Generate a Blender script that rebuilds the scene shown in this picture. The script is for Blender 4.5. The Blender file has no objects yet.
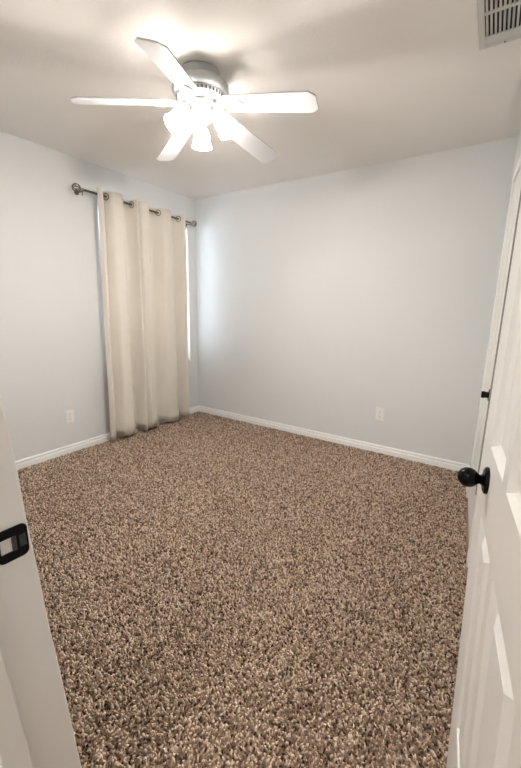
import bpy, bmesh, math, random
import numpy as np
from mathutils import Vector, Matrix

PI = math.pi
random.seed(7)
rng = np.random.default_rng(11)
S = bpy.context.scene
C = S.collection

# ------------------------------------------------------------------ camera
LW, DB, H, CZ = 3.0608, 3.2235, 2.44, 1.2957      # left wall at x=-LW, back wall at y=DB, camera at (0,0,CZ)
cd = bpy.data.cameras.new('camera')
cam = bpy.data.objects.new('camera', cd)
C.objects.link(cam)
yaw, pitch, roll = 0.5875, 0.2100, 0.0179
fwd = Vector((-math.sin(yaw)*math.cos(pitch), math.cos(yaw)*math.cos(pitch), -math.sin(pitch)))
rgt = Vector((math.cos(yaw), math.sin(yaw), 0))
upv = rgt.cross(fwd)
r2 = rgt*math.cos(roll) + upv*math.sin(roll)
u2 = -rgt*math.sin(roll) + upv*math.cos(roll)
M = Matrix((r2, u2, -fwd)).transposed().to_4x4()
M.translation = (0, 0, CZ)
cam.matrix_world = M
cd.sensor_fit = 'VERTICAL'
cd.sensor_height = 36.0
cd.lens = 364.89*36.0/768.0
cd.clip_start = 0.02
S.camera = cam

# ------------------------------------------------------------------ world / exposure / daylight
W = bpy.data.worlds.new('world')
S.world = W
W.use_nodes = True
bg = W.node_tree.nodes['Background']
bg.inputs[0].default_value = (0.72, 0.84, 1.0, 1)
bg.inputs[1].default_value = 0.9
S.view_settings.view_transform = 'Standard'
S.view_settings.look = 'None'
S.view_settings.gamma = 1
S.view_settings.use_curve_mapping = False
S.view_settings.exposure = 2.36

def area(name, loc, rot, sx, sy, power, col):
    l = bpy.data.lights.new(name, 'AREA')
    l.shape = 'RECTANGLE'; l.size = sx; l.size_y = sy; l.energy = power; l.color = col
    o = bpy.data.objects.new(name, l); C.objects.link(o)
    o.location = loc; o.rotation_euler = rot
    return o
# daylight coming in through the window behind the curtains
area('daylight', (-LW-0.30, 2.54, 1.42), (0, -PI/2, 0), 1.5, 1.2, 7, (0.72, 0.84, 1.0))
# unseen fill lamp added behind the camera to lift the jamb and door
area('hall_fill', (-0.35, -1.0, 2.38), (0, 0, 0), 0.5, 0.5, 4.5, (1.0, 0.95, 0.89))

LAMP_E = 4.5      # emission of the fan's glass shades

# ------------------------------------------------------------------ materials
def mat(name, col, rough=0.5, metal=0.0, bump=None, spec=0.5, var=None, sheen=0.0):
    m = bpy.data.materials.new(name); m.use_nodes = True
    nt = m.node_tree; b = nt.nodes['Principled BSDF']
    b.inputs['Base Color'].default_value = (*col, 1)
    b.inputs['Roughness'].default_value = rough
    b.inputs['Metallic'].default_value = metal
    b.inputs['Specular IOR Level'].default_value = spec
    if sheen: b.inputs['Sheen Weight'].default_value = sheen
    tc = nt.nodes.new('ShaderNodeTexCoord')
    if var:
        sc, amt = var
        n = nt.nodes.new('ShaderNodeTexNoise'); n.inputs['Scale'].default_value = sc; n.inputs['Detail'].default_value = 3
        nt.links.new(tc.outputs['Object'], n.inputs['Vector'])
        r = nt.nodes.new('ShaderNodeMapRange')
        r.inputs['To Min'].default_value = 1-amt; r.inputs['To Max'].default_value = 1+amt
        nt.links.new(n.outputs['Fac'], r.inputs['Value'])
        mx = nt.nodes.new('ShaderNodeVectorMath'); mx.operation = 'SCALE'
        mx.inputs[0].default_value = col
        nt.links.new(r.outputs[0], mx.inputs['Scale'])
        nt.links.new(mx.outputs[0], b.inputs['Base Color'])
    if bump:
        sc, st, dist = bump
        n = nt.nodes.new('ShaderNodeTexNoise'); n.inputs['Scale'].default_value = sc; n.inputs['Detail'].default_value = 2
        nt.links.new(tc.outputs['Object'], n.inputs['Vector'])
        bp = nt.nodes.new('ShaderNodeBump'); bp.inputs['Strength'].default_value = st; bp.inputs['Distance'].default_value = dist
        nt.links.new(n.outputs['Fac'], bp.inputs['Height'])
        nt.links.new(bp.outputs[0], b.inputs['Normal'])
    return m

M_wall = mat('wall_paint', (0.745, 0.75, 0.742), 0.75, bump=(90, 0.12, 0.004), spec=0.3, var=(3, 0.015))
M_ceil = mat('ceiling_paint', (0.85, 0.805, 0.76), 0.9, bump=(70, 0.2, 0.005), spec=0.2)
M_trim = mat('trim_paint', (0.94, 0.93, 0.915), 0.35, spec=0.5)
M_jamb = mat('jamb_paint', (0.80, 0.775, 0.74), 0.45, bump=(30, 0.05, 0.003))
M_door = mat('door_paint', (0.86, 0.835, 0.80), 0.32, bump=(120, 0.05, 0.002))
M_black = mat('black_metal', (0.002, 0.002, 0.002), 0.22, 0.0, spec=0.14)
M_black2 = mat('worn_black_metal', (0.05, 0.047, 0.045), 0.35, 0.4)
M_plate = mat('white_plastic', (0.88, 0.87, 0.84), 0.35)
M_slot = mat('dark_slot', (0.02, 0.02, 0.02), 0.7)
M_fan = mat('fan_white_enamel', (0.66, 0.66, 0.65), 0.35)
M_house = mat('fan_shaded_enamel', (0.44, 0.45, 0.44), 0.4)  # white housing greyed: the shade above the blades is put into its colour
M_blade = mat('fan_blade_white', (0.66, 0.65, 0.65), 0.4, var=(6, 0.03))
M_vent = mat('vent_enamel', (0.62, 0.60, 0.56), 0.5)
M_edge_shade = mat('grey_edge_shade', (0.30, 0.28, 0.26), 0.7)  # grey standing in for the shade at the door's free edge
M_duct = mat('duct_dark', (0.03, 0.022, 0.018), 0.9)
M_rod = mat('pewter_metal', (0.16, 0.135, 0.115), 0.35, 0.85)
M_ring = mat('nickel_grommet', (0.42, 0.38, 0.34), 0.28, 0.95)
M_brass = mat('brass_chain', (0.75, 0.60, 0.35), 0.3, 0.9)
M_frame = mat('window_vinyl', (0.88, 0.88, 0.87), 0.4)
M_carpet_base = mat('carpet_backing', (0.36, 0.25, 0.18), 0.95, var=(120, 0.3))

# curtain cloth: woven, letting a little daylight through
M_curt = bpy.data.materials.new('curtain_linen'); M_curt.use_nodes = True
nt = M_curt.node_tree; b = nt.nodes['Principled BSDF']
b.inputs['Base Color'].default_value = (0.86, 0.80, 0.72, 1); b.inputs['Roughness'].default_value = 0.85
b.inputs['Specular IOR Level'].default_value = 0.15
tc = nt.nodes.new('ShaderNodeTexCoord'); mp = nt.nodes.new('ShaderNodeMapping')
mp.inputs['Scale'].default_value = (260, 260, 30)
nz = nt.nodes.new('ShaderNodeTexNoise'); nz.inputs['Scale'].default_value = 1.0; nz.inputs['Detail'].default_value = 2
bp = nt.nodes.new('ShaderNodeBump'); bp.inputs['Strength'].default_value = 0.15; bp.inputs['Distance'].default_value = 0.003
nt.links.new(tc.outputs['Object'], mp.inputs['Vector']); nt.links.new(mp.outputs[0], nz.inputs['Vector'])
nt.links.new(nz.outputs['Fac'], bp.inputs['Height']); nt.links.new(bp.outputs[0], b.inputs['Normal'])
tl = nt.nodes.new('ShaderNodeBsdfTranslucent'); tl.inputs['Color'].default_value = (0.80, 0.70, 0.58, 1)
mx = nt.nodes.new('ShaderNodeMixShader'); mx.inputs[0].default_value = 0.12
nt.links.new(b.outputs[0], mx.inputs[1]); nt.links.new(tl.outputs[0], mx.inputs[2])
nt.links.new(mx.outputs[0], nt.nodes['Material Output'].inputs['Surface'])

# carpet yarn: every tuft takes one random yarn tone
M_yarn = bpy.data.materials.new('carpet_yarn'); M_yarn.use_nodes = True
nt = M_yarn.node_tree; b = nt.nodes['Principled BSDF']
b.inputs['Roughness'].default_value = 0.95; b.inputs['Specular IOR Level'].default_value = 0.1
at_ = nt.nodes.new('ShaderNodeAttribute'); at_.attribute_name = 'yarn'
cr = nt.nodes.new('ShaderNodeValToRGB')
cr.color_ramp.elements[0].position = 0.0; cr.color_ramp.elements[0].color = (0.10, 0.060, 0.039, 1)
cr.color_ramp.elements[1].position = 1.0; cr.color_ramp.elements[1].color = (0.92, 0.755, 0.61, 1)
e = cr.color_ramp.elements.new(0.35); e.color = (0.36, 0.243, 0.166, 1)
e = cr.color_ramp.elements.new(0.7); e.color = (0.70, 0.52, 0.388, 1)
nt.links.new(at_.outputs['Fac'], cr.inputs[0]); nt.links.new(cr.outputs[0], b.inputs['Base Color'])

def emit_mat(name, col, st, base=(0.9, 0.9, 0.88)):
    m = bpy.data.materials.new(name); m.use_nodes = True
    b = m.node_tree.nodes['Principled BSDF']
    b.inputs['Base Color'].default_value = (*base, 1); b.inputs['Roughness'].default_value = 0.3
    b.inputs['Emission Color'].default_value = (*col, 1); b.inputs['Emission Strength'].default_value = st
    return m
M_shade = emit_mat('lit_frosted_glass', (1.0, 0.965, 0.92), LAMP_E)
nt = M_shade.node_tree; pb = nt.nodes['Principled BSDF']
tp = nt.nodes.new('ShaderNodeBsdfTransparent'); mx = nt.nodes.new('ShaderNodeMixShader'); mx.inputs[0].default_value = 0.85
nt.links.new(tp.outputs[0], mx.inputs[1]); nt.links.new(pb.outputs[0], mx.inputs[2])
nt.links.new(mx.outputs[0], nt.nodes['Material Output'].inputs['Surface'])
M_bulb = emit_mat('lit_bulb', (1.0, 0.965, 0.92), 225.0)
M_glass = bpy.data.materials.new('window_glass'); M_glass.use_nodes = True
nt = M_glass.node_tree; nt.nodes.remove(nt.nodes['Principled BSDF'])
t1 = nt.nodes.new('ShaderNodeBsdfTransparent'); g1 = nt.nodes.new('ShaderNodeBsdfGlossy'); g1.inputs['Roughness'].default_value = 0.02
mx = nt.nodes.new('ShaderNodeMixShader'); mx.inputs[0].default_value = 0.07
nt.links.new(t1.outputs[0], mx.inputs[1]); nt.links.new(g1.outputs[0], mx.inputs[2])
nt.links.new(mx.outputs[0], nt.nodes['Material Output'].inputs['Surface'])

# ------------------------------------------------------------------ helpers
def obj(name, bm, m, parent=None, smooth=False, bevel=0.0):
    bmesh.ops.recalc_face_normals(bm, faces=bm.faces)
    me = bpy.data.meshes.new(name); bm.to_mesh(me); bm.free()
    me.materials.append(m)
    if smooth:
        me.polygons.foreach_set('use_smooth', [True]*len(me.polygons))
        try: me.set_sharp_from_angle(angle=math.radians(40))
        except Exception: pass
    o = bpy.data.objects.new(name, me); C.objects.link(o)
    if parent: o.parent = parent
    if bevel:
        bv = o.modifiers.new('bevel', 'BEVEL'); bv.width = bevel; bv.segments = 2; bv.limit_method = 'ANGLE'
    return o

def tag(o, label, cat, group=None, kind=None):
    o['label'] = label; o['category'] = cat
    if group: o['group'] = group
    if kind: o['kind'] = kind
    return o

def thing(name, label, cat, loc=(0, 0, 0), rot=(0, 0, 0), group=None, kind=None):
    o = bpy.data.objects.new(name, None); C.objects.link(o)
    o.empty_display_size = 0.05
    o.location = loc; o.rotation_euler = rot
    return tag(o, label, cat, group, kind)

def struct(name, bm, m, label, cat, bevel=0.0):
    o = obj(name, bm, m, bevel=bevel)
    return tag(o, label, cat, kind='structure')

def dup(root, loc=None, rot=None, label=None):
    r = root.copy(); C.objects.link(r)
    if loc: r.location = loc
    if rot: r.rotation_euler = rot
    if label: r['label'] = label
    for ch in list(root.children):
        c = ch.copy(); C.objects.link(c); c.parent = r
        for g in list(ch.children):
            d = g.copy(); C.objects.link(d); d.parent = c
    return r

def box(bm, x0, x1, y0, y1, z0, z1, mtx=None):
    vs = [bm.verts.new((x, y, z)) for x in (x0, x1) for y in (y0, y1) for z in (z0, z1)]
    for f in ((0,1,3,2),(4,6,7,5),(0,4,5,1),(2,3,7,6),(0,2,6,4),(1,5,7,3)):
        bm.faces.new([vs[i] for i in f])
    if mtx:
        for v in vs: v.co = mtx @ v.co
    return vs

def prism(bm, poly, z0, z1, mtx=None):
    a = [bm.verts.new((x, y, z0)) for x, y in poly]; c = [bm.verts.new((x, y, z1)) for x, y in poly]
    n = len(poly)
    bm.faces.new(a[::-1]); bm.faces.new(c)
    for i in range(n): bm.faces.new((a[i], a[(i+1) % n], c[(i+1) % n], c[i]))
    if mtx:
        for v in a+c: v.co = mtx @ v.co

def lathe(bm, prof, seg=32, mtx=None, close=False):
    rings = []
    for r, z in prof:
        if r < 1e-6:
            rings.append([bm.verts.new((0, 0, z))])
        else:
            rings.append([bm.verts.new((r*math.cos(2*PI*k/seg), r*math.sin(2*PI*k/seg), z)) for k in range(seg)])
    pairs = list(zip(rings[:-1], rings[1:]))
    if close: pairs.append((rings[-1], rings[0]))
    for a, c in pairs:
        for k in range(seg):
            k2 = (k+1) % seg
            if len(a) == 1 and len(c) == 1: continue
            if len(a) == 1: bm.faces.new((a[0], c[k], c[k2]))
            elif len(c) == 1: bm.faces.new((a[k], a[k2], c[0]))
            else: bm.faces.new((a[k], a[k2], c[k2], c[k]))
    if mtx:
        for ring in rings:
            for v in ring: v.co = mtx @ v.co

def tube(bm, pts, r, seg=10, closed=False):
    pts = [Vector(p) for p in pts]; n = len(pts); rings = []
    prev = None
    for i, p in enumerate(pts):
        if closed: t = (pts[(i+1) % n]-pts[i-1]).normalized()
        else: t = (pts[min(i+1, n-1)]-pts[max(i-1, 0)]).normalized()
        if prev is None:
            a = Vector((0, 0, 1)) if abs(t.z) < .9 else Vector((1, 0, 0))
            u = t.cross(a).normalized()
        else:
            u = (prev - t*prev.dot(t)).normalized()
        prev = u; w = t.cross(u)
        rings.append([bm.verts.new(p+u*r*math.cos(2*PI*k/seg)+w*r*math.sin(2*PI*k/seg)) for k in range(seg)])
    rng_ = range(n) if closed else range(n-1)
    for i in rng_:
        a, c = rings[i], rings[(i+1) % n]
        for k in range(seg): bm.faces.new((a[k], a[(k+1) % seg], c[(k+1) % seg], c[k]))
    if not closed:
        bm.faces.new(rings[0][::-1]); bm.faces.new(rings[-1])

def align(p, d):      # matrix taking +Z to direction d, origin to p
    q = Vector((0, 0, 1)).rotation_difference(Vector(d).normalized())
    m = q.to_matrix().to_4x4(); m.translation = p
    return m

# ------------------------------------------------------------------ setting
FY = 0.235                     # room face of the front wall
XR0, XR1 = -0.11, 0.156        # right wall: x at the back corner / at the front wall
def xr(y): return XR0 + (XR1-XR0)*(DB-y)/(DB-0.20)
WY0, WY1, WZ0, WZ1 = 2.02, 3.085, 0.66, 2.12      # window opening

bm = bmesh.new(); box(bm, -LW-0.12, 0.9, -1.7, DB+0.12, -0.10, 0.0)
struct('floor', bm, M_carpet_base, 'brown carpeted bedroom floor running out through the doorway', 'floor')
bm = bmesh.new(); box(bm, -LW-0.12, 0.9, -1.7, DB+0.12, H, H+0.1)
struct('ceiling', bm, M_ceil, 'plain taupe painted ceiling above the whole room', 'ceiling')
bm = bmesh.new(); box(bm, -LW-0.12, 0.3, DB, DB+0.12, 0, H)
struct('wall_back', bm, M_wall, 'wide pale grey wall facing the doorway, with one outlet', 'wall')
bm = bmesh.new()
for y0, y1, z0, z1 in ((FY-0.13, WY0, 0, H), (WY1, DB+.0, 0, H), (WY0, WY1, 0, WZ0), (WY0, WY1, WZ1, H)):
    box(bm, -LW-0.12, -LW, y0, y1, z0, z1)
bmesh.ops.remove_doubles(bm, verts=bm.verts, dist=1e-5)
struct('wall_left', bm, M_wall, 'pale grey wall on the left that holds the curtained window', 'wall')
bm = bmesh.new()
prism(bm, [(xr(DB), DB), (xr(0.1), 0.10), (xr(.1)+0.12, 0.10), (xr(DB)+0.12, DB)], 0, H)
struct('wall_right', bm, M_wall, 'pale grey wall on the right seen edge-on past the open door', 'wall')
JX0, JX1 = -0.63, 0.100        # clear opening between the jambs
bm = bmesh.new()
box(bm, -LW, JX0-0.02, FY-0.13, FY, 0, H); box(bm, JX0-0.02, JX1+0.02, FY-0.13, FY, 2.07, H); box(bm, JX1+0.02, 0.157, FY-0.13, FY, 0, H)
struct('wall_front', bm, M_wall, 'pale grey wall around the doorway the room is seen from', 'wall')
# hall around the camera
bm = bmesh.new()
box(bm, -1.6, -1.5, -1.7, FY-0.13, 0, H); box(bm, 0.8, 0.9, -1.7, FY-0.13, 0, H); box(bm, -1.5, 0.8, -1.7, -1.6, 0, H); box(bm, 0.28, 0.8, FY-0.23, FY-0.13, 0, H)
struct('wall_hall', bm, M_wall, 'hallway walls behind the viewpoint', 'wall')

# baseboards with a stepped top
BB = [(0, 0), (0.017, 0), (0.017, 0.045), (0.015, 0.049), (0.008, 0.050), (0.008, 0.059), (0.013, 0.061), (0.013, 0.068), (0.007, 0.077), (0, 0.077)]
def baseboard(name, p0, p1, nrm, label):
    bm = bmesh.new()
    p0, p1, n = Vector(p0), Vector(p1), Vector(nrm).normalized()
    a = [bm.verts.new(p0+n*d+Vector((0, 0, z))) for d, z in BB]; c = [bm.verts.new(p1+n*d+Vector((0, 0, z))) for d, z in BB]
    k = len(BB)
    for i in range(k): bm.faces.new((a[i], a[(i+1) % k], c[(i+1) % k], c[i]))
    bm.faces.new(a); bm.faces.new(c[::-1])
    struct(name, bm, M_trim, label, 'baseboard')
baseboard('baseboard_left', (-LW, FY, 0), (-LW, DB, 0), (1, 0, 0), 'white baseboard along the foot of the window wall')
baseboard('baseboard_back', (-LW, DB, 0), (xr(DB), DB, 0), (0, -1, 0), 'white baseboard along the foot of the back wall')
nr = Vector((-(DB-0.2), -(XR1-XR0), 0)).normalized()
baseboard('baseboard_right', (xr(2.86), 2.86, 0), (xr(DB), DB, 0), nr, 'short white baseboard on the right wall beside the closet casing')

# latch-side door jamb (its room-side edge is worn out of true towards the floor) with stop
bm = bmesh.new()
edge = [(0.0, 0.312), (0.33, 0.287), (0.59, 0.269), (0.71, 0.259), (0.86, 0.250), (0.92, 0.245), (1.03, 0.240), (1.16, 0.231), (2.07, 0.231)]
prof = [(JX0-0.02, 0.10), (JX0, 0.10)]
rows = []
for z, ye in edge:
    rows.append([bm.verts.new((x, y, z)) for x, y in ((JX0-0.02, 0.10), (JX0, 0.10), (JX0, ye-0.003), (JX0-0.003, ye), (JX0-0.02, ye))])
for a, c in zip(rows[:-1], rows[1:]):
    for k in range(5): bm.faces.new((a[k], a[(k+1) % 5], c[(k+1) % 5], c[k]))
bm.faces.new(rows[0]); bm.faces.new(rows[-1][::-1])
jamb = struct('trim_1', bm, M_jamb, 'off-white door jamb at the left edge with a black strike plate', 'door jamb')
bm = bmesh.new()
st = [(0.0, 0.232), (0.454, 0.201), (0.609, 0.190), (0.745, 0.179), (0.9, 0.170), (2.05, 0.170)]
rows = [[bm.verts.new((x, y, z)) for x, y in ((JX0, 0.155), (JX0+0.011, 0.155), (JX0+0.011, y-0.003), (JX0+0.008, y), (JX0, y))] for z, y in st]
for a, c in zip(rows[:-1], rows[1:]):
    for k in range(5): bm.faces.new((a[k], a[(k+1) % 5], c[(k+1) % 5], c[k]))
bm.faces.new(rows[0]); bm.faces.new(rows[-1][::-1])
obj('door_stop', bm, M_jamb, jamb)
# hinge-side jamb and head
bm = bmesh.new()
box(bm, JX1, JX1+0.02, 0.10, FY, 0, 2.07); box(bm, JX0, JX1, 0.10, FY, 2.05, 2.07)
struct('trim_2', bm, M_jamb, 'off-white hinge-side jamb and head of the doorway', 'door jamb')
# casing on the left wall of doorway, room side
# strike plate: plane x=JX0, drawn in (y,z)
def ring_plate(bm, outer, inner, x0, x1):
    n = len(outer)
    def ringv(poly, x): return [bm.verts.new((x, y, z)) for y, z in poly]
    oa, ob, ia, ib = ringv(outer, x0), ringv(outer, x1), ringv(inner, x0), ringv(inner, x1)
    for i in range(n):
        j = (i+1) % n
        bm.faces.new((ob[i], ob[j], ib[j], ib[i])); bm.faces.new((oa[j], oa[i], ia[i], ia[j]))
        bm.faces.new((oa[i], oa[j], ob[j], ob[i])); bm.faces.new((ia[j], ia[i], ib[i], ib[j]))
def rrect(y0, y1, z0, z1, r, seg=5):
    out = []
    for cy, cz, a0 in ((y1-r, z1-r, 0), (y0+r, z1-r, 90), (y0+r, z0+r, 180), (y1-r, z0+r, 270)):
        for k in range(seg+1):
            a = math.radians(a0+90*k/seg); out.append((cy+r*math.cos(a), cz+r*math.sin(a)))
    return out
bm = bmesh.new()
zc = 0.907
ring_plate(bm, rrect(0.1945, 0.2415, zc-0.029, zc+0.029, 0.010), rrect(0.200, 0.2235, zc-0.013, zc+0.013, 0.002), JX0-0.001, JX0+0.003)
sp = obj('strike_plate', bm, M_black, jamb, bevel=0.0008)
bm = bmesh.new(); box(bm, JX0, JX0+0.0036, 0.2275, 0.2385, zc-0.011, zc+0.011)
obj('latch_lip', bm, M_black2, sp, bevel=0.001)
bm = bmesh.new(); box(bm, JX0+0.0005, JX0+0.0032, 0.217, 0.2235, zc-0.0128, zc+0.0128)
obj('latch_slot', bm, M_black2, sp)

# ------------------------------------------------------------------ window_1 in the left wall
win = thing('window_1', 'white framed window mostly hidden behind the beige curtains', 'window', (-LW-0.085, (WY0+WY1)/2, WZ0), kind='structure')
hw = (WY1-WY0)/2; hh = WZ1-WZ0
bm = bmesh.new()
for y0, y1, z0, z1 in ((-hw, -hw+.04, 0, hh), (hw-.04, hw, 0, hh), (-hw+.04, hw-.04, 0, .04), (-hw+.04, hw-.04, hh-.04, hh), (-hw+.04, hw-.04, hh/2-.02, hh/2+.02)):
    box(bm, -0.025, 0.025, y0, y1, z0, z1)
obj('window_frame', bm, M_frame, win)
bm = bmesh.new(); box(bm, -0.004, 0.004, -hw+.035, hw-.035, .035, hh-.035)
obj('pane', bm, M_glass, win)
bm = bmesh.new(); box(bm, 0.027, 0.083, -hw+.002, hw-.002, 0.001, 0.012)
obj('window_sill', bm, M_trim, win, bevel=0.003)
bl = thing('window_blind', 'white slatted blind behind the curtains, its wand hanging past their right edge', 'blind', (-LW-0.034, (WY0+WY1)/2, WZ0))
bm = bmesh.new(); box(bm, -0.018, 0.018, -hw+.006, hw-.006, hh-0.034, hh-0.002)
obj('headrail', bm, M_frame, bl, bevel=0.003)
bm = bmesh.new()
k = 0
z = 0.05
while z < hh-0.05:
    m_ = Matrix.Translation((0, 0, z)) @ Matrix.Rotation(math.radians(-35), 4, 'Y')
    box(bm, -0.0125, 0.0125, -hw+.01, hw-.01, -0.0005, 0.0005, m_); z += 0.024
obj('slats', bm, M_frame, bl)
bm = bmesh.new(); box(bm, -0.012, 0.012, -hw+.01, hw-.01, 0.016, 0.032)
obj('bottom_rail', bm, M_frame, bl)
bm = bmesh.new()
wx, wy = 0.058, 3.066-(WY0+WY1)/2
tube(bm, [(0.016, wy, hh-0.02), (0.040, wy, hh-0.012), (0.058, wy, hh-0.020), (wx, wy, hh-0.05), (wx, wy, 0.02)], 0.0065, 8)
lathe(bm, [(0, -0.022), (0.007, -0.018), (0.0085, -0.008), (0.006, 0.004), (0, 0.006)], 12, Matrix.Translation((wx, wy, 0.016)))
obj('wand', bm, M_plate, bl, smooth=True)

# ------------------------------------------------------------------ closet door on the right wall
ang_r = math.atan2(XR1-XR0, DB-0.2)
def rw(y, off, z): return Vector((xr(y), y, z)) + nr*off
cl = thing('door_2', 'white closet door on the right wall, mostly hidden behind the open door', 'door', (xr(2.4), 2.4, 0), (0, 0, ang_r), kind='structure')
bm = bmesh.new(); box(bm, -0.006, -0.001, -0.37, 0.37, 0.012, 2.03)
for z0, z1 in ((0.2, 0.85), (1.02, 1.9)):
    for s in (-1, 1):
        y0, y1 = sorted((s*0.05, s*0.29)); box(bm, -0.010, -0.006, y0, y1, z0, z1)
obj('door_panel', bm, M_door, cl)
bm = bmesh.new()
for y0, y1, z0, z1 in ((0.375, 0.435, 0, 2.095), (-0.435, -0.375, 0, 2.095), (-0.375, 0.375, 2.035, 2.095)):
    box(bm, -0.016, -0.001, y0, y1, z0, z1)
obj('casing', bm, M_trim, cl, bevel=0.003)
bm = bmesh.new()
kp = (-0.006, -0.13, 0.85)
lathe(bm, [(0, 0), (0.034, 0), (0.034, 0.005), (0.026, 0.008), (0, 0.008)], 24, align(kp, (-1, 0, 0)))
lathe(bm, [(0.0165, 0.006), (0.0165, 0.020), (0.0185, 0.026), (0.0185, 0.035), (0.016, 0.040), (0, 0.041)], 24, align(kp, (-1, 0, 0)))
obj('door_knob', bm, M_black, cl, smooth=True)

# ------------------------------------------------------------------ bedroom door (open against the right wall)
DA = math.radians(7.4)
DWID = 0.73
ddir = Vector((-math.sin(DA), math.cos(DA), 0)); dn = Vector((-math.cos(DA), -math.sin(DA), 0))
free = Vector((-0.0122, 0.97, 0)); hinge = free - ddir*DWID
door = thing('door_1', 'white panelled door standing open on the right, with black ball knob', 'door', hinge, kind='structure')
def bend(z):            # the leaf is slightly warped below the lock rail
    return (0.905-z)*0.034 if z < 0.905 else 0.0
def dl(s, t, z):        # s along the leaf, t out of the face, z up -> local to hinge
    return ddir*s + dn*t + Vector((bend(z), 0, z))
panels_s = [(0.170, 0.395), (0.435, 0.610)]
panels_z = [(0.305, 0.876), (1.022, 1.600), (1.690, 1.910)]
def leaf():
    bm = bmesh.new()
    ss = [0, .170, .395, .435, .610, DWID]
    zs = [0.012, .305, .876, .905, 1.022, 1.6, 1.69, 1.91, 2.035]
    def rings(s0, s1, z0, z1, side):
        T = (lambda d: d) if side == 1 else (lambda d: -0.035-d)
        spec = [(0, 0), (0.007, -0.009), (0.012, -0.0135), (0.016, -0.0135), (0.042, -0.001), (0.043, 0.0)]
        prev = None
        for ins, d in spec:
            r = [bm.verts.new(dl(s, T(d), z)) for s, z in ((s0+ins*1.35, z0+ins), (s1-ins*1.35, z0+ins), (s1-ins*1.35, z1-ins), (s0+ins*1.35, z1-ins))]
            if prev:
                for i in range(4): bm.faces.new((prev[i], prev[(i+1) % 4], r[(i+1) % 4], r[i]))
            prev = r
        bm.faces.new(prev)
    for side in (1, -1):
        t = 0 if side == 1 else -0.035
        for i in range(5):
            for j in range(8):
                s0, s1, z0, z1 = ss[i], ss[i+1], zs[j], zs[j+1]
                if (s0, s1) in panels_s and (z0, z1) in panels_z: rings(s0, s1, z0, z1, side)
                else: bm.faces.new([bm.verts.new(dl(s, t, z)) for s, z in ((s0, z0), (s1, z0), (s1, z1), (s0, z1))])
    for j in range(8):
        for s in (0, DWID):
            bm.faces.new([bm.verts.new(dl(s, t, z)) for t, z in ((0, zs[j]), (-.035, zs[j]), (-.035, zs[j+1]), (0, zs[j+1]))])
    for z in (zs[0], zs[-1]):
        for i in range(5):
            bm.faces.new([bm.verts.new(dl(s, t, z)) for s, t in ((ss[i], 0), (ss[i+1], 0), (ss[i+1], -.035), (ss[i], -.035))])
    bmesh.ops.remove_doubles(bm, verts=bm.verts, dist=1e-5)
    return bm
obj('door_leaf', leaf(), M_door, door)
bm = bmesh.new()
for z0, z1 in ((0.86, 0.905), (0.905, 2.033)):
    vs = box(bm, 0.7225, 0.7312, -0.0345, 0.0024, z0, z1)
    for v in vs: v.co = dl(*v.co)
obj('edge_shade_strip', bm, M_edge_shade, door)['label'] = 'thin grey strip added as the shade line along the door edge'  # added strip, coloured as the dark gap shading beside the leaf
ks, kz = 0.580, 0.960
kbase = dl(ks, 0, kz)
bm = bmesh.new()
lathe(bm, [(0, 0), (0.027, 0), (0.0275, 0.003), (0.026, 0.006), (0.021, 0.0085), (0, 0.009)], 32, align(kbase, dn))
rose = obj('knob_rosette', bm, M_black, door, smooth=True)
bm = bmesh.new()
prof = [(0.017, 0.007), (0.011, 0.011), (0.0090, 0.013), (0.0105, 0.0175)]
R_, c_ = 0.0200, 0.0345
a0 = math.asin(0.0105/R_)
prof += [(R_*math.sin(a), c_-R_*math.cos(a)) for a in [a0+(PI-a0)*k/14 for k in range(1, 15)]]
prof[-1] = (0, c_+R_)
lathe(bm, prof, 32, align(kbase, dn))
obj('door_knob', bm, M_black, door, smooth=True)
bm = bmesh.new()
lathe(bm, [(0, 0), (0.0275, 0), (0.026, 0.006), (0.012, 0.012), (0.0095, 0.02), (0.02, 0.03), (0.0235, 0.042), (0.017, 0.058), (0, 0.064)], 24, align(dl(ks, -0.035, kz), -dn))
obj('door_knob', bm, M_black, door, smooth=True)
for hz in (0.25, 1.05, 1.82):
    bm = bmesh.new()
    p = dl(0, -0.030, hz)
    lathe(bm, [(0, 0), (0.006, 0), (0.006, 0.09), (0, 0.09)], 12, Matrix.Translation(p + Vector((0.004-bend(hz), -0.006, 0)) + Vector((bend(hz), 0, 0))))
    obj('hinge', bm, M_black, door, smooth=True)

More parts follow.
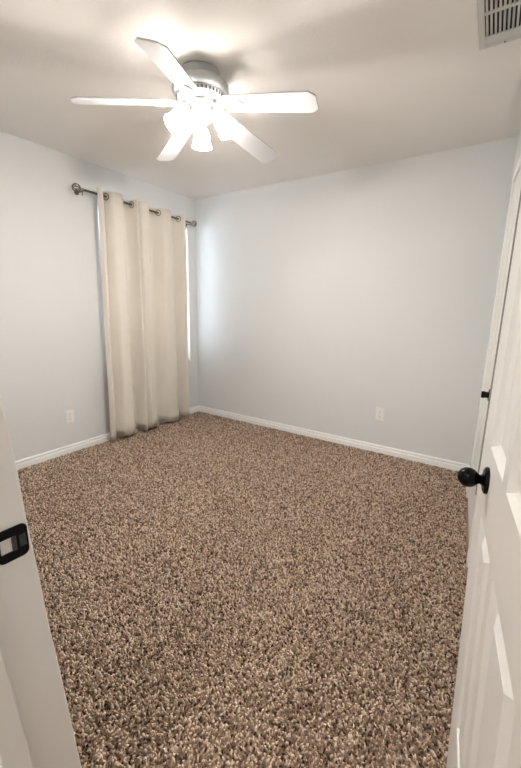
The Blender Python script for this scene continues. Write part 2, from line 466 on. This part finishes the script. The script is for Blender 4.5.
# ------------------------------------------------------------------ curtain rod
RX, RZ0, RZ1 = -2.980, 2.188, 2.160          # rod line: slopes very slightly to the right
RY0, RY1 = 1.805, 3.10
def rodz(y): return RZ0 + (RZ1-RZ0)*(y-RY0)/(RY1-RY0)
rod = thing('curtain_rod', 'dark pewter curtain rod with open cage finials above the window', 'curtain rod', (RX, RY0, RZ0))
def L(p): return Vector(p) - Vector((RX, RY0, RZ0))
bm = bmesh.new(); tube(bm, [L((RX, y, rodz(y))) for y in (RY0+0.012, 2.48, RY1-0.012)], 0.0095, 16)
obj('pole', bm, M_rod, rod, smooth=True)
for y, sg in ((RY0, -1), (RY1, 1)):
    bm = bmesh.new()
    ctr = L((RX, y+sg*0.012, rodz(y))); R_ = 0.031
    for k in range(4):
        a = PI*k/4
        u = Vector((math.cos(a), 0, math.sin(a)))
        tube(bm, [ctr + u*R_*math.cos(q) + Vector((0, 1, 0))*R_*math.sin(q) for q in [2*PI*i/20 for i in range(20)]], 0.0028, 6, closed=True)
    fin = obj('finial', bm, M_rod, rod, smooth=True)
    bm = bmesh.new()
    lathe(bm, [(0, 0), (0.013, 0), (0.015, 0.006), (0.013, 0.012), (0.011, 0.03), (0, 0.03)], 16, align(L((RX, y-sg*0.012, rodz(y))), (0, -sg, 0)))
    obj('collar', bm, M_ring, fin, smooth=True)
    bm = bmesh.new()
    yb = y-sg*0.035; z = rodz(yb)
    lathe(bm, [(0, 0), (0.020, 0), (0.020, 0.004), (0.012, 0.007), (0, 0.008)], 18, align(L((-LW, yb, z-0.012)), (1, 0, 0)))
    tube(bm, [L((-LW+0.004, yb, z-0.012)), L((RX-0.012, yb, z-0.014)), L((RX, yb, z-0.016)), L((RX+0.012, yb, z-0.010))], 0.005, 10)
    tube(bm, [L((RX, yb, z-0.045)), L((RX, yb, z-0.009))], 0.0035, 8)
    obj('bracket', bm, M_rod, rod, smooth=True)

# ------------------------------------------------------------------ curtains
def smooth_path(keys, n):
    ks_ = np.array([k[0] for k in keys], float); out = []
    vals = np.array([k[1:] for k in keys], float)
    t = np.linspace(ks_[0], ks_[-1], n)
    idx = np.clip(np.searchsorted(ks_, t, 'right')-1, 0, len(ks_)-2)
    u = (t-ks_[idx])/(ks_[idx+1]-ks_[idx])
    m = np.gradient(vals, axis=0)
    h00 = 2*u**3-3*u**2+1; h10 = u**3-2*u**2+u; h01 = -2*u**3+3*u**2; h11 = u**3-u**2
    return (h00[:, None]*vals[idx]+h10[:, None]*m[idx]+h01[:, None]*vals[idx+1]+h11[:, None]*m[idx+1])
FR, BK = 0.056, -0.068
def curtain(label, keys_top, keys_bot, zb, zt_off):
    # keys: (y, x offset) pairs along the cloth, same count top and bottom
    n = 120; nz = 26
    kt = [(i, y, x) for i, (y, x) in enumerate(keys_top)]; kb = [(i, y, x) for i, (y, x) in enumerate(keys_bot)]
    pt, pb = smooth_path(kt, n), smooth_path(kb, n)
    root = thing('curtain', label, 'curtain', (RX, float(pb[:, 0].mean()), 0.0), group='beige grommet curtains on the window rod')
    bm = bmesh.new(); org = Vector(root.location)
    g = []
    for j in range(nz+1):
        f = j/nz; ww = (1-f)
        w = ww*ww*(3-2*ww) if ww < 1 else 1.0
        w = 0.75*ww + 0.25*w
        row = []
        for i in range(n):
            y = pt[i, 0]*(1-w)+pb[i, 0]*w; x = pt[i, 1]*(1-w)+pb[i, 1]*w
            x += 0.004*math.sin(7*f+i*0.13)*math.sin(PI*f)
            z0 = zb + 0.006*math.sin(i*0.17); z1 = rodz(pt[i, 0])+zt_off
            row.append(bm.verts.new(Vector((RX+x, y, z0+(z1-z0)*f))-org))
        g.append(row)
    for j in range(nz):
        for i in range(n-1): bm.faces.new((g[j][i], g[j][i+1], g[j+1][i+1], g[j+1][i]))
    o = obj('cloth', bm, M_curt, root, smooth=True)
    sm = o.modifiers.new('thickness', 'SOLIDIFY'); sm.thickness = 0.0025; sm.offset = 0
    for i in range(1, n):        # rings where the rod passes through the cloth
        x0, x1 = pt[i-1, 1], pt[i, 1]
        if x0*x1 > 0: continue
        t_ = x0/(x0-x1); y = pt[i-1, 0]+(pt[i, 0]-pt[i-1, 0])*t_
        a_, c_ = pt[max(i-3, 0)], pt[min(i+2, n-1)]
        tv = Vector((c_[1]-a_[1], c_[0]-a_[0], 0)).normalized()
        bm = bmesh.new()
        ring = [(0.0255+0.0065*math.cos(2*PI*q/10), 0.0045*math.sin(2*PI*q/10)) for q in range(10)]
        lathe(bm, ring, 24, align(Vector((RX, y, rodz(y)))-org, (tv.y, -tv.x, 0)), close=True)
        obj('grommet', bm, M_ring, root, smooth=True)
    return root
top1 = [(1.962, 0.022), (1.985, FR), (2.012, 0.01), (2.030, BK*.8), (2.052, 0.0), (2.085, FR*.9), (2.14, FR), (2.185, FR*.75), (2.215, 0.0), (2.245, BK), (2.285, BK*.8), (2.312, 0.0), (2.322, FR), (2.338, FR*.9), (2.352, -0.01), (2.40, -0.03)]
bot1 = [(1.915, 0.035), (1.940, FR*1.3), (1.985, 0.02), (2.015, BK*.6), (2.045, 0.0), (2.080, FR*.9), (2.14, FR*1.1), (2.185, FR*.75), (2.215, 0.0), (2.240, BK), (2.275, BK*.8), (2.297, 0.0), (2.312, FR), (2.330, FR*.9), (2.345, -0.01), (2.40, -0.03)]
curtain('left of the two beige curtains, starting by the wall outlet', top1, bot1, 0.038, 0.042)
top2 = [(2.368, FR*.2), (2.376, FR*.9), (2.42, FR), (2.465, FR*.8), (2.495, 0), (2.525, BK), (2.575, BK*.85), (2.618, 0.0), (2.650, FR), (2.700, FR*1.05), (2.740, FR*.8), (2.77, 0), (2.80, BK), (2.845, BK*.8), (2.882, 0), (2.905, FR), (2.928, FR), (2.945, 0.012)]
bot2 = [(2.352, FR*.3), (2.380, FR*1.1), (2.42, FR), (2.465, FR*.8), (2.485, 0), (2.510, BK), (2.555, BK*.85), (2.590, 0.0), (2.640, FR*.9), (2.715, FR*1.1), (2.765, FR*.9), (2.79, 0), (2.82, BK), (2.85, BK*.8), (2.872, 0), (2.905, FR*.7), (2.932, FR*.8), (2.956, 0.015)]
curtain('right of the two beige curtains, nearest the room corner', top2, bot2, 0.040, 0.042)

# ------------------------------------------------------------------ wall outlets (built facing +X, in the y-z plane)
def outlet(label, loc, rz):
    t = thing('wall_outlet', label, 'outlet', loc, (0, 0, rz), group='white wall outlets')
    bm = bmesh.new(); box(bm, 0.0, 0.006, -0.036, 0.036, -0.058, 0.058)
    obj('cover_plate', bm, M_plate, t, bevel=0.003)
    for zc_ in (0.021, -0.021):
        bm = bmesh.new(); prism(bm, [(y, z) for y, z in rrect(-0.017, 0.017, -0.014, 0.014, 0.007)], 0.005, 0.0085,
                                Matrix(((0, 0, 1, 0), (1, 0, 0, 0), (0, 1, 0, zc_), (0, 0, 0, 1))))
        rc = obj('receptacle', bm, M_plate, t)
        bm = bmesh.new()
        for y in (-0.0065, 0.0065): box(bm, 0.0082, 0.0088, y-0.0012, y+0.0012, zc_-0.001, zc_+0.007)
        lathe(bm, [(0, 0), (0.0022, 0), (0.0022, 0.0006), (0, 0.0006)], 10, align((0.0082, 0, zc_-0.007), (1, 0, 0)))
        obj('socket_holes', bm, M_slot, rc)
    bm = bmesh.new(); lathe(bm, [(0, 0), (0.003, 0), (0.003, 0.001), (0, 0.0015)], 10, align((0.006, 0, 0), (1, 0, 0)))
    obj('screw', bm, M_ring, t)
    return t
o1 = outlet('white outlet on the left wall beside the curtains', (-LW, 1.612, 0.330), 0)
o2 = dup(o1, (-0.851, DB, 0.366), (0, 0, -PI/2), 'white outlet on the wide back wall, right of its middle')

# ------------------------------------------------------------------ ceiling vent
vt = thing('ceiling_vent', 'grey metal air vent set in the ceiling near the right wall', 'vent', (-0.245, 2.100, H), (0, 0, math.radians(2)))
VX, VY = 0.255, -0.36            # opening runs +x and towards the door (-y) from this corner
bm = bmesh.new()
for x0, x1, y0, y1 in ((-0.022, 0.002, VY-0.02, 0.022), (VX-.002, VX+0.02, VY-0.02, 0.022), (0.002, VX-.002, -0.002, 0.022), (0.002, VX-.002, VY-0.02, VY+.002)):
    box(bm, x0, x1, y0, y1, -0.008, 0)
obj('frame', bm, M_vent, vt, bevel=0.002)
bm = bmesh.new(); box(bm, 0.0, VX, VY, 0.0, -0.0012, -0.0002)
obj('duct_opening', bm, M_duct, vt)
bm = bmesh.new(); box(bm, 0.002, VX-.002, -0.056, -0.002, -0.0065, -0.002); obj('damper_strip', bm, M_vent, vt)
bm = bmesh.new(); box(bm, 0.002, VX-.002, -0.208, -0.194, -0.0075, -0.002); obj('crossbar', bm, M_vent, vt)
for y0, y1 in ((-0.194, -0.056), (VY+.002, -0.208)):
    bm = bmesh.new()
    x = 0.010
    while x < VX-0.005:
        box(bm, -0.0045, 0.0045, y0, y1, -0.0007, 0.0007, Matrix.Translation((x, 0, -0.0045)) @ Matrix.Rotation(math.radians(-38), 4, 'Y')); x += 0.0150
    obj('louvers', bm, M_vent, vt)
bm = bmesh.new(); lathe(bm, [(0, 0), (0.0035, 0), (0.003, 0.002), (0, 0.0025)], 12, align((0.075, 0.011, -0.008), (0, 0, -1)))
obj('screw', bm, M_slot, vt)

# ------------------------------------------------------------------ ceiling fan
FX, FYC = -1.452, 1.586
BZ = -0.137                        # blade plane below the ceiling
fan = thing('ceiling_fan', 'white five-blade ceiling fan with three lit glass shades', 'ceiling fan', (FX, FYC, H))
bm = bmesh.new(); lathe(bm, [(0, 0), (0.097, 0), (0.099, -0.005), (0.096, -0.010), (0.095, -0.034), (0.090, -0.040), (0, -0.040)], 48)
obj('canopy', bm, M_house, fan, smooth=True)
bm = bmesh.new(); lathe(bm, [(0, -0.040), (0.100, -0.041), (0.125, -0.050), (0.143, -0.066), (0.146, -0.084), (0.138, -0.098), (0.126, -0.104), (0, -0.104)], 48)
obj('motor_housing', bm, M_house, fan, smooth=True)
bm = bmesh.new(); lathe(bm, [(0, -0.104), (0.122, -0.104), (0.125, -0.108), (0.120, -0.124), (0.104, -0.134), (0, -0.136)], 48)
vr = obj('vent_ring', bm, M_fan, fan, smooth=True)
bm = bmesh.new()
for k in range(40):
    a = 2*PI*k/40
    box(bm, 0.102, 0.1245, -0.0026, 0.0026, -0.1235, -0.110, Matrix.Rotation(a, 4, 'Z'))
obj('vent_slots', bm, M_duct, vr)
bm = bmesh.new(); lathe(bm, [(0, -0.134), (0.078, -0.136), (0.082, -0.152), (0.062, -0.166), (0.060, -0.196), (0.050, -0.214), (0.022, -0.226), (0.012, -0.236), (0, -0.238)], 36)
obj('light_fitter', bm, M_fan, fan, smooth=True)
PITCH = math.radians(-13)
DROOP = math.radians(8.0)         # the blades hang down a little towards their tips
BR = 0.612
for k, adeg in enumerate((13.0, 85, 156, -128, -65.5)):
    rz = Matrix.Rotation(math.radians(adeg), 4, 'Z')
    rp = Matrix.Translation((0, 0, BZ)) @ Matrix.Rotation(DROOP, 4, 'Y') @ Matrix.Rotation(PITCH, 4, 'X')
    bm = bmesh.new()
    # iron: arm from the hub to a trefoil plate under the blade root
    prism(bm, [(0.070, -0.016), (0.150, -0.011), (0.175, -0.030), (0.215, -0.034), (0.235, -0.018), (0.250, 0), (0.235, 0.018), (0.215, 0.034), (0.175, 0.030), (0.150, 0.011), (0.070, 0.016)], -0.0095, -0.0045, rz @ rp)
    obj('blade_iron', bm, M_fan, fan, bevel=0.0015)
    bm = bmesh.new()
    prism(bm, [(0.135, -0.045), (0.150, -0.053), (BR-0.030, -0.064), (BR, -0.040), (BR, 0.040), (BR-0.030, 0.064), (0.150, 0.053), (0.135, 0.045)], -0.0035, 0.0035, rz @ rp)
    obj('blade', bm, M_blade, fan, bevel=0.0015)
for k, adeg in enumerate((132, 252, 12)):
    a = math.radians(adeg); u = Vector((math.cos(a), math.sin(a), 0)); dz = Vector((0, 0, -1))
    p0 = Vector((0, 0, -0.182)) + u*0.052; p1 = Vector((0, 0, -0.180)) + u*0.070; p2 = Vector((0, 0, -0.190)) + u*0.085
    ax = (u*0.62 + dz*0.78).normalized()
    bm = bmesh.new(); tube(bm, [p0, p1, p2], 0.008, 10)
    lathe(bm, [(0, -0.006), (0.018, -0.004), (0.022, 0.010), (0.020, 0.022), (0, 0.022)], 20, align(p2, ax))
    arm = obj('lamp_arm', bm, M_fan, fan, smooth=True)
    bm = bmesh.new()
    lathe(bm, [(0.020, 0.016), (0.034, 0.030), (0.043, 0.055), (0.045, 0.078), (0.050, 0.102), (0.056, 0.112), (0.053, 0.112), (0.047, 0.102), (0.042, 0.078), (0.040, 0.055), (0.031, 0.032), (0.018, 0.019)], 28, align(p2, ax), close=True)
    obj('lamp_shade', bm, M_shade, arm, smooth=True)
    bm = bmesh.new()
    lathe(bm, [(0, 0.022), (0.012, 0.024), (0.013, 0.040), (0.024, 0.062), (0.028, 0.084), (0.026, 0.100), (0.016, 0.112), (0, 0.116)], 20, align(p2, ax))
    obj('bulb', bm, M_bulb, arm, smooth=True)
bm = bmesh.new()
for k in range(16):
    bmesh.ops.create_icosphere(bm, subdivisions=1, radius=0.003, matrix=Matrix.Translation((0.035, -0.03, -0.218-0.006*k)))
lathe(bm, [(0, 0), (0.005, 0.004), (0.006, 0.014), (0, 0.022)], 10, Matrix.Translation((0.035, -0.03, -0.332)))
obj('pull_chain', bm, M_brass, fan, smooth=True)

# ------------------------------------------------------------------ carpet pile: leaning twisted tufts, one yarn tone each
def carpet():
    sp = 0.0079
    xs = np.arange(-LW+0.017, 0.26, sp); ys = np.arange(0.0, DB-0.017, sp)
    X, Y = np.meshgrid(xs, ys); X = X.ravel(); Y = Y.ravel()
    X = X + rng.uniform(-.5, .5, X.size)*sp; Y = Y + rng.uniform(-.5, .5, Y.size)*sp
    xrw = XR0 + (XR1-XR0)*(DB-Y)/(DB-0.20)
    keep = (X > -LW+0.016) & (X < xrw-0.02) & (Y < DB-0.016) & ((Y > FY+0.015) | ((X > JX0+0.02) & (X < JX1-0.01)))
    keep &= ~((X < JX0+0.025) & (X > JX0-0.035) & (Y < 0.33))
    X, Y = X[keep], Y[keep]; n = X.size
    # lean wanders slowly over the floor (foot and vacuum marks) plus a random part
    lean_a = 1.3*np.sin(1.7*X+0.6*Y) + 1.1*np.sin(2.3*Y-0.9*X+1.0) + rng.uniform(-PI, PI, n)*0.9
    lean = rng.uniform(0.3, 1.0, n)*0.0085
    hgt = rng.uniform(0.007, 0.0125, n)
    w = rng.uniform(0.0029, 0.0050, n)
    rot = rng.uniform(0, 2*PI, n)
    verts = np.zeros((n, 9, 3)); 
    dx, dy = np.cos(lean_a)*lean, np.sin(lean_a)*lean
    for lv, (f, wf, zf) in enumerate(((0.0, 0.9, 0.0), (0.45, 1.15, 0.62), (1.0, 0.62, 1.0))):
        for q in range(3):
            a = rot + 2*PI*q/3 + lv*0.7
            verts[:, lv*3+q, 0] = X + dx*f + np.cos(a)*w*wf
            verts[:, lv*3+q, 1] = Y + dy*f + np.sin(a)*w*wf
            verts[:, lv*3+q, 2] = hgt*zf - (0.001 if lv == 0 else 0)
    quads = [(l*3+q, l*3+(q+1) % 3, l*3+3+(q+1) % 3, l*3+3+q) for l in range(2) for q in range(3)]
    base = (np.arange(n)*9)[:, None]
    Q = (np.array(quads).reshape(1, -1) + base).reshape(n, 24)
    T = (np.array([[6, 7, 8]]) + base)
    loops = np.concatenate([Q, T], axis=1).ravel().astype(np.int32)      # per tuft: 6 quads then 1 triangle
    me = bpy.data.meshes.new('carpet_pile')
    me.vertices.add(n*9); me.vertices.foreach_set('co', verts.ravel())
    me.loops.add(loops.size); me.loops.foreach_set('vertex_index', loops)
    me.polygons.add(n*7)
    st_ = (np.array([0, 4, 8, 12, 16, 20, 24])[None, :] + (np.arange(n)*27)[:, None]).ravel().astype(np.int32)
    me.polygons.foreach_set('loop_start', st_)
    me.update(calc_edges=True); me.validate()
    yarn = np.clip(rng.normal(0.54, 0.42, n), 0, 1)
    atr = me.attributes.new('yarn', 'FLOAT', 'POINT'); atr.data.foreach_set('value', np.repeat(yarn, 9).astype(np.float32))
    me.materials.append(M_yarn)
    o = bpy.data.objects.new('carpet_pile', me); C.objects.link(o)
    tag(o, 'speckled brown and tan twisted carpet pile covering the floor', 'carpet', kind='stuff')
carpet()
